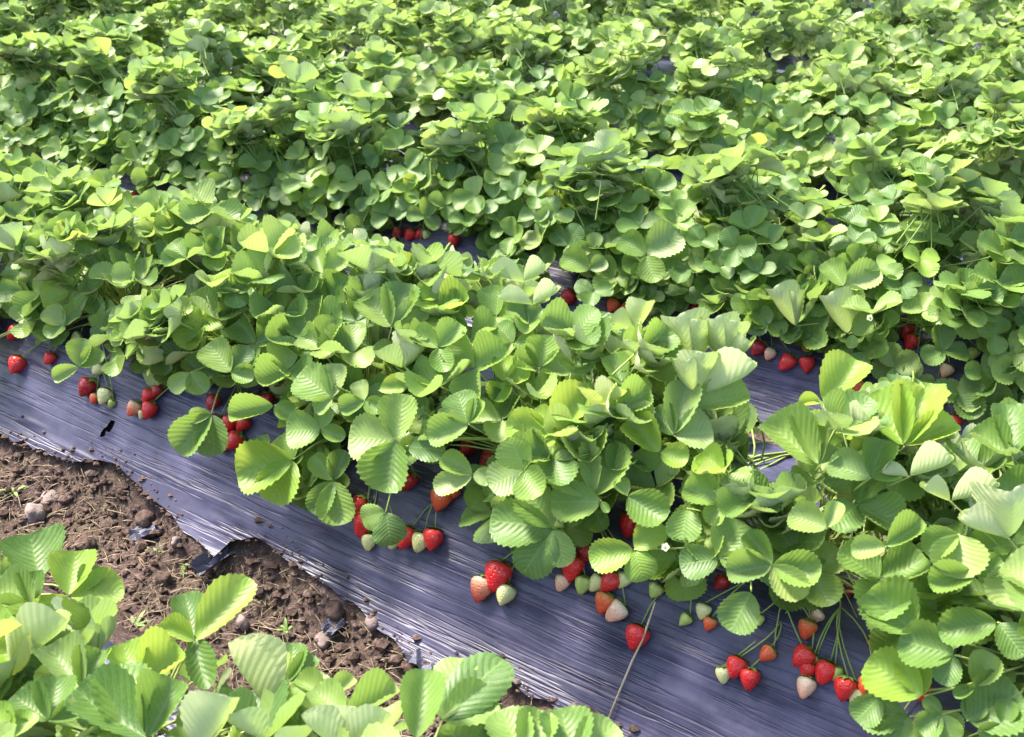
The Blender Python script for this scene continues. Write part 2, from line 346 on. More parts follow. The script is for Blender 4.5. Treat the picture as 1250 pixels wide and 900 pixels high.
mulch(1, -3.6, 1.1, 0.0105, 0.0058, 'wrinkled lavender grey plastic sheet lying open below the hanging strawberries')
mulch(2, -5.0, 2.0, 0.03, 0.012, 'lavender plastic sheet glimpsed between the second and third rows of plants')
for k in range(3, 9):
    mulch(k, -4.5 - 1.3 * k, 1.5 + 0.6 * k, 0.12, 0.04, f'plastic sheet in the shade under the {ORD[k]} row of plants')

# ------------------------------------------------------------------ plants
LOWER1 = [(-40, 440), (0, 440), (40, 448), (70, 472), (95, 448), (150, 480), (190, 478), (214, 490), (235, 552), (262, 552), (286, 500), (292, 575), (340, 612), (400, 640), (428, 612), (440, 640), (480, 665), (520, 620), (585, 640), (600, 668),
          (645, 716), (672, 716), (690, 680), (770, 705), (800, 712), (830, 742), (865, 765), (905, 800), (950, 785), (1035, 815), (1044, 860), (1050, 930), (1250, 1100)]
UPPER1 = [(-40, 196), (0, 200), (120, 222), (250, 250), (330, 280), (450, 292), (560, 298), (640, 342), (740, 378), (830, 388), (905, 392), (925, 455), (960, 515), (1000, 480), (1040, 440), (1075, 465), (1130, 478), (1180, 505), (1250, 505), (1400, 520)]
UPPER0 = [(-60, 660), (0, 660), (20, 652), (70, 656), (112, 678), (150, 712), (152, 745), (195, 780), (225, 800), (262, 800), (275, 786), (330, 792), (384, 800), (430, 830), (482, 845), (495, 822), (545, 797), (612, 800), (615, 862), (680, 868), (770, 888), (860, 930)]
def pl(poly, x): return np.interp(x, [p[0] for p in poly], [p[1] for p in poly])

# every berry seen in the photograph: bed, pixel, half width in pixels, ripeness ('dark': red with leaf shade painted in)
BERRIES = [(1, x, y, r, m) for x, y, r, m in [
    (20, 446, 10, 'red'), (17, 407, 9, 'red'), (60, 438, 7, 'red'), (120, 451, 8, 'white'), (106, 473, 11, 'dark'), (115, 487, 6, 'orange'), (127, 484, 9, 'white'), (136, 493, 5, 'green'), (93, 412, 6, 'white'),
    (163, 499, 9, 'half'), (182, 501, 10, 'red'), (173, 506, 5, 'white'), (181, 484, 9, 'red'), (191, 478, 8, 'dark'), (262, 516, 9, 'dark'), (281, 517, 10, 'red'), (296, 518, 9, 'red'), (271, 541, 11, 'red'), (286, 539, 11, 'red'),
    (260, 491, 9, 'dark'), (326, 489, 8, 'dark'), (438, 619, 12, 'red'), (443, 641, 13, 'red'), (450, 662, 9, 'white'), (481, 661, 9, 'white'), (496, 657, 13, 'red'), (513, 662, 11, 'white'), (528, 659, 12, 'red'), (497, 588, 12, 'dark'),
    (538, 610, 13, 'orange'), (550, 602, 10, 'orange'), (597, 562, 13, 'dark'), (569, 548, 10, 'dark'), (587, 719, 14, 'half'), (607, 703, 17, 'red'), (616, 726, 12, 'white'),
    (686, 712, 9, 'pink'), (698, 694, 15, 'red'), (711, 714, 10, 'green'), (728, 712, 10, 'white'), (744, 711, 13, 'red'), (761, 709, 9, 'white'), (737, 736, 12, 'orange'), (752, 747, 13, 'pink'), (777, 778, 14, 'red'),
    (714, 676, 11, 'dark'), (768, 641, 13, 'red'), (800, 721, 9, 'green'), (858, 746, 9, 'white'), (836, 757, 8, 'green'), (866, 762, 8, 'orange'), (880, 711, 9, 'dark'), (883, 824, 9, 'white'), (898, 815, 12, 'red'),
    (915, 829, 12, 'red'), (936, 799, 10, 'orange'), (927, 757, 6, 'green'), (980, 802, 13, 'red'), (985, 818, 10, 'red'), (1007, 821, 13, 'red'), (993, 806, 6, 'green'), (983, 839, 12, 'pink'), (1020, 823, 9, 'green'), (1031, 841, 13, 'red'),
    (1044, 850, 9, 'white'), (985, 768, 11, 'orange'), (997, 752, 8, 'pink'), (1057, 838, 11, 'orange'), (1125, 843, 11, 'red'), (1094, 886, 11, 'red'), (1036, 722, 7, 'dark'), (1066, 783, 8, 'dark'), (443, 562, 8, 'green')]]
BERRIES += [(2, x, y, r, m) for x, y, r, m in [(160, 239, 6, 'red'), (484, 285, 6, 'dark'), (500, 287, 7, 'red'), (512, 286, 6, 'red'), (520, 287, 5, 'white'), (554, 294, 7, 'red'), (692, 364, 10, 'dark'), (748, 373, 8, 'orange'), (765, 379, 8, 'orange'),
    (849, 383, 10, 'dark'), (924, 426, 9, 'dark'), (939, 433, 7, 'pink'), (960, 443, 10, 'red'), (985, 445, 9, 'red'), (1112, 418, 9, 'red'), (1107, 405, 9, 'dark'), (1049, 473, 8, 'orange'), (1155, 453, 8, 'pink'), (1165, 516, 8, 'red'), (1188, 432, 7, 'green')]]
BERRIES += [(3, x, y, r, m) for x, y, r, m in [(667, 152, 5, 'red'), (690, 181, 6, 'orange'), (742, 171, 5, 'orange'), (1220, 207, 6, 'dark')]]
CLEAR = [(k, x, y, r) for k, x, y, r, m in BERRIES if k < 3] + [(1, 950, 478, 30), (1, 925, 480, 24), (1, 985, 470, 22), (1, 968, 500, 18), (1, 940, 575, 16), (1, 928, 560, 12)]

# leaves that stand out in the photograph: bed, material, face (share of the normal that turns to the viewer), junction, then tips with width and kind
HERO = [
 (1, 'leaf', .55, (483, 537), [(427, 535, 1.0, 0), (495, 484, .8, 1), (471, 602, .85, 3)]),
 (1, 'leaf', .5, (572, 518), [(524, 534, .75, 1), (558, 480, .95, 0), (588, 490, .6, 1)]),
 (1, 'deep', .5, (496, 545), [(541, 549, .7, 7)]),
 (1, 'leaf', .5, (392, 524), [(350, 527, 1.1, 0), (420, 536, .6, 1), (398, 497, .8, 7)]),
 (1, 'young', .5, (358, 561), [(331, 612, .95, 0), (292, 577, .85, 1), (345, 532, .8, 7)]),
 (1, 'leaf', .5, (406, 587), [(385, 556, .6, 1), (423, 552, .65, 1), (384, 627, .75, 0), (417, 640, .8, 1)]),
 (1, 'leaf', .5, (335, 495), [(283, 507, .6, 6), (358, 508, .8, 1)]),
 (1, 'leaf', .55, (471, 625), [(441, 635, .9, 5), (478, 664, .95, 5)]),
 (1, 'leaf', .5, (406, 486), [(366, 457, .9, 0), (414, 446, .7, 1), (386, 503, .8, 1)]),
 (1, 'leaf', .5, (445, 489), [(418, 504, .8, 2), (466, 502, .8, 2), (439, 466, .8, 1)]),
 (1, 'young', .5, (462, 477), [(495, 468, .7, 0)]),
 (1, 'leaf', .55, (577, 579), [(531, 597, .6, 0), (542, 557, .6, 1), (600, 585, .9, 0)]),
 (1, 'leaf', .45, (725, 607), [(682, 543, .9, 1), (753, 542, .8, 1)]),
 (1, 'leaf', .6, (734, 612), [(674, 614, .85, 0), (742, 626, .6, 1)]),
 (1, 'young', .75, (774, 671), [(721, 684, .75, 0), (808, 641, .8, 0), (787, 707, .95, 5)]),
 (1, 'leaf', .65, (676, 645), [(600, 637, .72, 0), (690, 690, .7, 7), (640, 700, .7, 5), (645, 598, .8, 1)]),
 (1, 'leaf', .45, (823, 532), [(838, 471, .55, 2), (869, 526, 1.1, 0), (800, 500, .8, 1)]),
 (1, 'young', .5, (806, 553), [(770, 516, .75, 6), (838, 565, .9, 1)]),
 (1, 'young', .45, (673, 527), [(718, 477, .65, 2), (620, 519, .7, 1), (655, 500, .6, 2)]),
 (1, 'leaf', .6, (878, 682), [(831, 690, .9, 0), (905, 638, .95, 0), (905, 690, .8, 1)]),
 (1, 'leaf', .7, (839, 621), [(832, 661, 1.0, 0)]),
 (1, 'leaf', .6, (766, 605), [(810, 638, .85, 3), (757, 585, .8, 1)]),
 (1, 'leaf', .6, (880, 613), [(838, 594, .9, 3), (866, 640, .8, 1)]),
 (1, 'pale', .1, (848, 446), [(828, 394, .75, 4), (856, 396, .7, 2)]),
 (1, 'pale', .1, (886, 446), [(874, 396, .7, 4), (903, 398, .7, 2), (918, 424, .6, 4)]),
 (1, 'pale', .1, (850, 486), [(924, 456, .4, 4), (862, 436, .7, 2), (838, 450, .7, 4)]),
 (1, 'pale', .1, (650, 372), [(610, 368, .45, 4), (682, 358, .5, 4)]),
 (1, 'pale', .1, (775, 405), [(745, 395, .6, 4), (790, 372, .6, 2)]),
 (1, 'pale', .1, (640, 345), [(668, 330, .6, 4), (600, 335, .5, 4)]),
 (1, 'leaf', .35, (846, 497), [(913, 484, .65, 1)]),
 (1, 'leaf', .45, (762, 474), [(735, 474, .6, 6), (792, 487, .9, 1), (745, 437, .6, 2)]),
 (1, 'leaf', .35, (1000, 569), [(941, 518, .75, 6), (977, 513, .6, 4), (1019, 548, .7, 2)]),
 (1, 'young', .35, (1104, 545), [(1060, 488, .75, 2), (1124, 482, .7, 4), (1165, 520, .5, 2)]),
 (1, 'leaf', .45, (1063, 583), [(1013, 566, .8, 1), (1077, 540, .7, 2), (1100, 580, .7, 1)]),
 (1, 'young', .35, (1004, 491), [(1044, 445, .65, 2), (975, 495, .6, 6)]),
 (1, 'leaf', .3, (1236, 558), [(1188, 530, .8, 6), (1228, 500, .6, 2)]),
 (1, 'pale', -.2, (1110, 582), [(1164, 568, .6, 4), (1078, 580, .5, 4)]),
 (1, 'pale', -.2, (1160, 612), [(1220, 600, .5, 4), (1130, 600, .5, 4)]),
 (1, 'leaf', 0., (1232, 658), [(1174, 642, .6, 4), (1240, 610, .9, 4)]),
 (1, 'leaf', .65, (1116, 774), [(1066, 722, 1.0, 3)]),
 (1, 'deep', .6, (1166, 800), [(1100, 780, .85, 1), (1150, 835, .8, 0)]),
 (1, 'deep', .4, (1218, 760), [(1147, 772, .62, 1), (1250, 800, .9, 0)]),
 (1, 'leaf', .55, (1170, 652), [(1172, 707, 1.0, 2), (1128, 672, .8, 1)]),
 (1, 'leaf', .45, (943, 690), [(914, 652, .6, 6), (889, 699, .75, 6), (978, 733, .75, 3), (1000, 705, .8, 3)]),
 (1, 'young', .6, (1128, 850), [(1062, 806, .8, 1), (1108, 798, .8, 0)]),
 (1, 'deep', .65, (917, 722), [(893, 770, .9, 0)]),
 (1, 'leaf', .55, (1190, 700), [(1135, 715, .7, 6), (1225, 690, .8, 1)]),
 (1, 'leaf', .6, (1250, 690), [(1222, 740, .95, 0)]),
 (1, 'leaf', .5, (1010, 645), [(965, 628, .8, 1), (1025, 615, .6, 1)]),
 (1, 'leaf', .45, (1082, 668), [(1126, 640, .6, 6), (1040, 672, .7, 1)]),
 (1, 'deep', .6, (1110, 875), [(1048, 868, .8, 0), (1085, 905, .9, 1)]),
 (1, 'deep', .6, (1075, 850), [(1046, 880, .9, 0), (1085, 822, .8, 1)]),
 (1, 'leaf', .6, (1150, 872), [(1122, 892, .9, 1), (1165, 905, .9, 0), (1130, 852, .7, 1)]),
 (1, 'deep', .6, (1225, 885), [(1200, 905, .9, 1), (1250, 905, .9, 0), (1232, 855, .8, 1)]),
 (1, 'leaf', .6, (1190, 838), [(1212, 800, .8, 1), (1165, 850, .5, 2)]),
 (1, 'deep', .6, (1180, 880), [(1195, 855, 1.0, 0), (1245, 850, 1.0, 1)]),
 (1, 'leaf', .5, (478, 400), [(450, 362, .8, 1), (500, 350, .7, 1), (520, 378, .7, 0)]),
 (1, 'leaf', .5, (282, 455), [(258, 420, .8, 1), (305, 425, .75, 0), (310, 462, .8, 1)]),
 (1, 'leaf', .5, (535, 425), [(505, 408, .7, 2), (562, 398, .8, 2), (542, 455, .8, 1)]),
 (1, 'leaf', .55, (96, 448), [(66, 462, .6, 1), (105, 415, .8, 1), (125, 430, .7, 0)]),
 (1, 'leaf', .6, (232, 455), [(210, 478, .8, 0), (250, 480, .8, 1)]),
 (1, 'leaf', .6, (258, 505), [(218, 550, .7, 1), (262, 555, .8, 0), (232, 510, .7, 1)]),
 (2, 'leaf', .5, (788, 312), [(760, 290, .8, 1), (830, 285, .9, 0), (800, 345, .8, 1)]),
 (2, 'leaf', .4, (1030, 350), [(1010, 320, .7, 1), (1075, 335, .8, 1), (1050, 375, .7, 2)]),
 (2, 'pale', .1, (1036, 408), [(1012, 366, .6, 4)]),
 (2, 'leaf', .5, (1040, 408), [(1066, 392, .9, 1), (1040, 425, .8, 0)]),
 (2, 'pale', .1, (972, 398), [(945, 358, .6, 4), (972, 360, .5, 4)]),
 (2, 'leaf', .5, (720, 330), [(690, 310, .8, 1), (740, 318, .9, 0)]),
 (0, 'deep', .5, (50, 708), [(36, 657, 1.0, 2)]),
 (0, 'young', .4, (84, 728), [(92, 678, .8, 2), (38, 768, .6, 1), (150, 720, .78, 0)]),
 (0, 'deep', .5, (100, 724), [(122, 692, .8, 0)]),
 (0, 'leaf', .4, (42, 742), [(-8, 722, .9, 2), (38, 704, .7, 6), (-12, 755, .6, 2)]),
 (0, 'pale', .0, (14, 812), [(86, 768, .6, 4), (10, 762, .6, 2)]),
 (0, 'leaf', .2, (100, 845), [(66, 796, .7, 6), (122, 800, .7, 4)]),
 (0, 'young', .4, (165, 836), [(221, 800, .85, 6), (150, 790, .7, 2)]),
 (0, 'leaf', .7, (162, 900), [(146, 813, .72, 0)]),
 (0, 'deep', .4, (180, 902), [(215, 838, .75, 6), (95, 850, .6, 2)]),
 (0, 'pale', .1, (245, 920), [(222, 862, .8, 2), (285, 858, .9, 2)]),
 (0, 'young', .1, (330, 868), [(274, 792, .85, 2), (350, 800, .4, 2)]),
 (0, 'deep', .5, (352, 834), [(360, 788, .7, 1), (386, 805, .6, 1)]),
 (0, 'young', .5, (238, 783), [(304, 708, .5, 0), (197, 766, .62, 6)]),
 (0, 'deep', .5, (237, 778), [(228, 727, .6, 1), (250, 842, .45, 1)]),
 (0, 'pale', .3, (400, 850), [(362, 832, .6, 2), (432, 830, .6, 2)]),
 (0, 'leaf', .3, (420, 880), [(484, 846, .5, 6), (385, 842, .7, 1)]),
 (0, 'pale', .1, (420, 920), [(365, 880, .8, 2), (440, 868, .8, 2), (480, 880, .6, 2)]),
 (0, 'leaf', .5, (508, 905), [(518, 823, .55, 2)]),
 (0, 'leaf', .6, (540, 880), [(604, 852, .8, 0), (612, 800, .55, 5), (560, 800, .6, 5)]),
 (0, 'leaf', .5, (640, 930), [(612, 868, .8, 0), (665, 872, .7, 1)]),
 (0, 'leaf', .5, (700, 930), [(688, 868, .9, 1), (750, 885, .7, 0)]),
 (0, 'deep', .4, (60, 880), [(20, 850, .8, 1), (70, 830, .8, 2), (100, 870, .7, 2)]),
 (0, 'young', .4, (15, 900), [(40, 870, .8, 0), (-15, 870, .8, 1)]),
]

def in_view(P, m=60):
    x, y, d = proj(P); return d > 0.2 and -m < x < 1250 + m and -m < y < 900 + m
PLANTS = []        # dicts
def row_range(k):
    y = row_y(k); xs_ = [x for x in np.arange(-25, 8, 0.05) if any(in_view((x, y + dy, z), 40) for dy in (-.3, 0, .3) for z in (0.05, 0.3, 0.52))]
    return min(xs_), max(xs_)
NROWS = 0
for k in range(0, 14):
    try: a, b = row_range(k)
    except ValueError: break
    NROWS = k + 1
    sp = 0.2 if k < 4 else 0.245 if k < 6 else 0.3
    x = a - 0.05; i = 0
    while x < b + 0.1:
        side = -1 if i % 2 else 1
        px = x + random.uniform(-.03, .03); py = row_y(k) + side * (0.105 if k < 2 else 0.12) + random.uniform(-.02, .02)
        PLANTS.append(dict(k=k, p=np.array([px, py, float(bed_z(py - row_y(k))) + 0.002]), side=side)); x += sp; i += 1
print('rows', NROWS, 'plants', len(PLANTS))

def ordinal(n):
    w = ['first', 'second', 'third', 'fourth', 'fifth', 'sixth', 'seventh', 'eighth', 'ninth', 'tenth', 'eleventh', 'twelfth', 'thirteenth', 'fourteenth', 'fifteenth', 'sixteenth', 'seventeenth', 'eighteenth', 'nineteenth', 'twentieth']
    return w[n] if n < 20 else f'{n + 1}{"st" if (n + 1) % 10 == 1 else "nd" if (n + 1) % 10 == 2 else "rd" if (n + 1) % 10 == 3 else "th"}'
for p in PLANTS:
    k = p['k']; e = bpy.data.objects.new('strawberry_plant', None); COL.objects.link(e); e.location = p['p']; e.empty_display_size = 0.05
    e['category'] = 'plant'; e['group'] = 'strawberry plants in rows'; p['o'] = e; p['n'] = 0

def leaf_bounds_ok(k, pts, J):
    for q in pts:
        x, y, d = proj(q)
        if k == 1 and (y > pl(LOWER1, x) + 4 or y < pl(UPPER1, x) - 14): return False
        if k == 0 and y < pl(UPPER0, x) + 4: return False
    x, y, d = proj(J)
    cpts = [proj(q) for q in pts] + [(x, y, d)]
    for ck, cx, cyy, cr in CLEAR:
        if ck >= k:
            for (ax, ay, ad) in cpts:
                if (ax - cx) ** 2 + (ay - cyy) ** 2 < (cr + (9 if k == 1 else 4)) ** 2: return False
            for (ax, ay, ad) in cpts[:-1]:                       # half way along each leaflet
                if ((ax + x) / 2 - cx) ** 2 + ((ay + y) / 2 - cyy) ** 2 < (cr + 14 * (1.9 / d)) ** 2: return False
    return True

def stalk_mesh(a, b, r0=0.0022, r1=0.0013, sag=0.25, mk='stalk', n=5):
    """a bent stem from a (low) to b"""
    d = b - a; L = np.linalg.norm(d); mid = a + d * 0.5 + np.array([0, 0, 1.0]) * L * sag * (0.6 if d[2] < L * 0.5 else 0.15) - np.array([d[0], d[1], 0]) * 0.12 + np.array([random.gauss(0, .09), random.gauss(0, .09), 0]) * L
    P = bez(a, mid, b, 6); V, Fc = tube(P, np.linspace(r0, r1, 6), n)
    return mesh('stalk', V, Fc, M[mk])
HERO_PTS = []; CENTRES = []
def add_leaf(plant, J, N, tips, mk, kinds, widths=None, mats=None):
    """J junction, N normal, tips in world space; the leaf is a stem with its leaflets"""
    o = plant['o']; base = plant['p']
    lf = obj('leaf', stalk_mesh(np.array([random.uniform(-.05, .05), random.uniform(-.05, .05), -0.004]), J - base), o)
    plant['n'] += 1
    for i, tp in enumerate(tips):
        d = tp - J; L = np.linalg.norm(d); dd = d / L
        R = frame(N[i] if isinstance(N, list) else N, dd)
        me = leaflet_mesh(kinds[i], mats[i] if mats else mk)
        CENTRES.append((plant['k'], *proj(J * 0.45 + tp * 0.55)))
        c = obj('leaflet', me, lf); w = widths[i] if widths else 1.0
        c.matrix_basis = Matrix.Translation(Vector(J - base + dd * L * 0.03)) @ R.to_4x4() @ Matrix.Diagonal((L * w, L, L * 0.5 * (1 + w), 1))
def nearest_plant(k, P, front=False):
    return min([q for q in PLANTS if q['k'] == k], key=lambda q: np.hypot(q['p'][0] - P[0], (q['p'][1] - P[1]) * 1.0))
for k, mk, face, j, tips in HERO:
    if k == 0:
        zz = 0.30 + 0.10 * np.clip((j[1] - 720) / 200, 0, 1); J = at_z(j[0], j[1], zz); n0 = np.array([0, 0.1, 1.0])
    else:
        J, n0 = hit_canopy(j[0], j[1], k, 0.355, 0.325)
    toc = nrm(CP - J); n = nrm(n0 * 0.5 + np.array([0, 0, 1.0]) * 0.35 + toc * face * 1.3)
    if face <= 0.12: n = nrm(np.array([0, 0, 1.0]) * 0.6 + HV * 0.75 - toc * abs(face))      # seen from below: the pale side turns to the viewer
    T = []
    for (tx, ty, w, kd) in tips:
        d = ray(tx, ty); den = d @ n
        if abs(den) < 0.25:
            s = (J - CP) @ FW / (d @ FW)
        else: s = ((J - CP) @ n) / den
        s0 = (J - CP) @ FW / (d @ FW); s = np.clip(s, s0 - 0.05, s0 + 0.05)
        T.append(CP + d * s)
    pln = nearest_plant(k, J)
    # scale widths: the leaflet mesh is 0.92 as wide as long
    add_leaf(pln, J, n, T, mk, [t[3] for t in tips], [t[2] / 0.92 for t in tips])
    HERO_PTS.append((k, *proj(J)))
    for t, tp in zip(tips, T):
        q = proj(J * 0.45 + tp * 0.55); HERO_PTS.append((k, *q))

def hero_near(k, J, rad):
    x, y, d = proj(J)
    return any(hk == k and (x - hx) ** 2 + (y - hy) ** 2 < rad * rad and d < hd + 0.05 for hk, hx, hy, hd in HERO_PTS)

# low-detail whole leaves for the rows farther back
FARLEAF = []
def far_leaf_mesh(i, detail, mk='farleaf'):
    r = random.Random(i + 50); V = []; Fc = []; U = []; off = 0
    for ang, sc in ((0, 1.0), (1.75 + r.uniform(-.2, .2), 0.92), (-1.75 + r.uniform(-.2, .2), 0.92)):
        f, c, a, q = KINDS[(i * 3 + int(ang * 2)) % len(KINDS)]
        v, fc, u = leaflet_geo(i * 5 + int(ang * 3), f * .8, c * .45, a * .6 + r.uniform(-.05, .2), wid=0.43 + 0.06 * r.random(), nr=(9, 15, 21)[detail], half=(2, 2, 3)[detail], teeth=9 if detail else 0, curl=q * .5)
        e = r.uniform(-0.1, 0.5); v = v * sc
        v = np.stack([v[:, 0], v[:, 1] * math.cos(e) - v[:, 2] * math.sin(e), v[:, 1] * math.sin(e) + v[:, 2] * math.cos(e)], -1)
        ca, sa = math.cos(ang), math.sin(ang); v = np.stack([v[:, 0] * ca - v[:, 1] * sa, v[:, 0] * sa + v[:, 1] * ca, v[:, 2]], -1)
        V += v.tolist(); U += u.tolist(); Fc += [tuple(int(x) + off for x in f_) for f_ in fc]; off = len(V)
    v, fc = tube(bez(np.array([0, 0, 0.0]), np.array([0, -0.35, -0.9]), np.array([0, -1.0, -2.0]), 4), [0.018, 0.02, 0.024, 0.028], 4, False)
    V += [list(x) for x in v]; U += [(0.5, 0.5)] * len(v); Fc += [tuple(x + off for x in f_) for f_ in fc]
    return mesh('leaf', V, Fc, M[mk], uv=U)
FAR_HI = [far_leaf_mesh(i, 1) for i in range(14)]; FAR_LO = [far_leaf_mesh(i, 0) for i in range(12)]
MID = {mk: [far_leaf_mesh(i + j, 2, mk) for i in range(9)] for j, mk in enumerate(('leaf', 'young', 'deep', 'pale'))}

UPZ = np.array([0, 0, 1.0])
def grow(plant, count, height, ry=0.225, rx=0.2, scale=1.0):
    k = plant['k']; base = plant['p']; tries = 0; made = 0; gold = random.uniform(0, 6.28)
    while made < count and tries < count * 5:
        i = tries; tries += 1
        el = math.asin(np.clip(1.02 - 1.1 * ((i * 0.618 + random.uniform(0, .12)) % 1.0), -0.12, 1)); az = gold + i * 2.39996 + random.uniform(-.35, .35)
        rad = random.uniform(0.74, 1.04) if random.random() > 0.3 else random.uniform(0.35, 0.75)
        dirv = np.array([math.cos(az) * math.cos(el), math.sin(az) * math.cos(el), math.sin(el)])
        J = base + dirv * np.array([rx, ry, height]) * rad
        t = abs(J[1] - row_y(k)); J[2] = max(J[2], float(bed_z(t)) + 0.035)
        if proj(J)[1] < -90 or not in_view(J, 110): made += 1; continue
        radial = nrm(np.array([dirv[0], dirv[1], 0.001]))
        jit = np.array([random.gauss(0, 1), random.gauss(0, 1), random.gauss(0, .6)]) * 0.30
        N = dirv * 0.6 * math.cos(el) + UPZ * (0.55 + 0.3 * dirv[2]) + jit
        if dirv[2] > 0.55 and random.random() < 0.4: N = N + HV * random.uniform(0.3, 1.0)
        N = nrm(N)
        Fd = radial + np.array([random.gauss(0, .35), random.gauss(0, .35), 0]); Fd = nrm(Fd - N * (Fd @ N))
        s = random.uniform(0.043, 0.070) * scale * (1.12 if k == 2 else 1.06 if k > 2 else 1.0) * (0.85 if el < 0.15 else 1.0)
        if k >= 2 and plant['side'] > 0 and dirv[1] > 0.55 and el < 0.5: made += 1; continue       # the back of a hump shows from nowhere near
        if k >= 3:
            R = frame(N, Fd); o = obj('leaf', random.choice(FAR_HI if k < 5 else FAR_LO), plant['o'])
            o.matrix_basis = Matrix.Translation(Vector(J - base)) @ R.to_4x4() @ Matrix.Scale(s, 4)
            if k == 3: CENTRES.append((k, *proj(J + Fd * s * .5))); CENTRES.append((k, *proj(J - Fd * s * .4)))
            made += 1; continue
        lift = random.uniform(-0.15, 0.35) + 0.75 * max(0, dirv[2]) * random.random()
        T = []; NN = []
        for ang, q in ((0, 1.0), (random.uniform(1.5, 2.0), .93), (-random.uniform(1.5, 2.0), .93)):
            d = rot(Fd, N, ang + random.uniform(-.12, .12)); e = lift + random.uniform(-.15, .2)
            d2 = d * math.cos(e) + N * math.sin(e); n2 = N * math.cos(e) - d * math.sin(e)
            T.append(J + d2 * s * q); NN.append(nrm(n2 + np.array([random.gauss(0, .12) for _ in range(3)])))
        if not leaf_bounds_ok(k, T, J): continue
        if k < 3 and hero_near(k, J, 22 * 1.9 / proj(J)[2]): continue
        kinds = [random.choice((0, 1, 1, 2, 3, 4, 5, 6, 7, 8, 9)) for _ in T]
        if rad < 0.74: mk = 'deep' if random.random() < .5 else 'leaf'  # inner leaves often darker green: shade of the gaps put into colour
        else: mk = random.choices(('leaf', 'young', 'deep', 'pale'), (0.68, 0.07, 0.14, 0.11) if dirv[2] > 0.5 else (0.62, 0.02, 0.35, 0.01))[0]  # paler crest and darker low leaves: sunlight and shade put into leaf colour
        if k == 2:
            o = obj('leaf', random.choice(MID[mk]), plant['o']); o.matrix_basis = Matrix.Translation(Vector(J - base)) @ frame(N, Fd).to_4x4() @ Matrix.Scale(s, 4)
            for tp in T: CENTRES.append((k, *proj(J * 0.45 + tp * 0.55)))
        else: add_leaf(plant, J, NN, T, mk, kinds)
        made += 1
def skirt(plant, count):
    """low leaves that hang over the near shoulder of the bed"""
    k = plant['k']; base = plant['p']; made = 0; tries = 0
    while made < count and tries < count * 6:
        tries += 1
        t = random.uniform(0.20, 0.355 if k < 2 else 0.33 if k == 2 else 0.30); J = np.array([base[0] + random.uniform(-.22, .22), row_y(k) - t, 0.0]); J[2] = float(bed_z(t)) + random.uniform(0.03, 0.13)
        if not in_view(J, 60): made += 1; continue
        N = nrm(np.array([random.gauss(0, .3), -0.55 + random.gauss(0, .25), 0.75])); Fd = np.array([random.gauss(0, .6), -1.0, -0.4]); Fd = nrm(Fd - N * (Fd @ N)); s = random.uniform(0.042, 0.066)
        if k >= 3:
            o = obj('leaf', random.choice(FAR_HI if k < 5 else FAR_LO), plant['o']); o.matrix_basis = Matrix.Translation(Vector(J - base)) @ frame(N, Fd).to_4x4() @ Matrix.Scale(s, 4); made += 1; continue
        T = []; NN = []
        for ang, q in ((0, 1.0), (random.uniform(1.5, 2.0), .93), (-random.uniform(1.5, 2.0), .93)):
            d = rot(Fd, N, ang); e = random.uniform(-.2, .25); T.append(J + (d * math.cos(e) + N * math.sin(e)) * s * q); NN.append(nrm(N * math.cos(e) - d * math.sin(e)))
        if not leaf_bounds_ok(k, T, J) or hero_near(k, J, 24 * 1.9 / proj(J)[2]): continue
        if k == 2:
            o = obj('leaf', random.choice(MID['deep' if random.random() < .4 else 'leaf']), plant['o']); o.matrix_basis = Matrix.Translation(Vector(J - base)) @ frame(N, Fd).to_4x4() @ Matrix.Scale(s, 4); made += 1; continue
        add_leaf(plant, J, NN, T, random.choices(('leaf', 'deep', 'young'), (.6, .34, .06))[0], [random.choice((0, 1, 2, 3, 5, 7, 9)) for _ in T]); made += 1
for p in PLANTS:
    k = p['k']; hvar = random.uniform(0.87, 1.09)
    if k == 0: grow(p, 26, 0.21 * hvar, ry=0.25, scale=1.15)
    elif k == 1: grow(p, 96, 0.36 * hvar, ry=0.25)
    elif k == 2: grow(p, 118, 0.335 * hvar, rx=0.22, ry=0.268)
    elif k == 3: grow(p, 104, 0.35 * hvar, rx=0.22, ry=0.258)
    else: grow(p, 86 if k < 6 else 68, 0.355 * hvar, rx=0.25, ry=0.258, scale=1.05 if k < 6 else 1.15)
    if k > 0 and p['side'] < 0: skirt(p, 26 if k == 1 else 40 if k == 2 else 26)
LOWER2 = [(-40, 215), (0, 222), (160, 235), (300, 262), (500, 285), (700, 358), (850, 383), (960, 435), (1060, 455), (1170, 508), (1300, 550)]
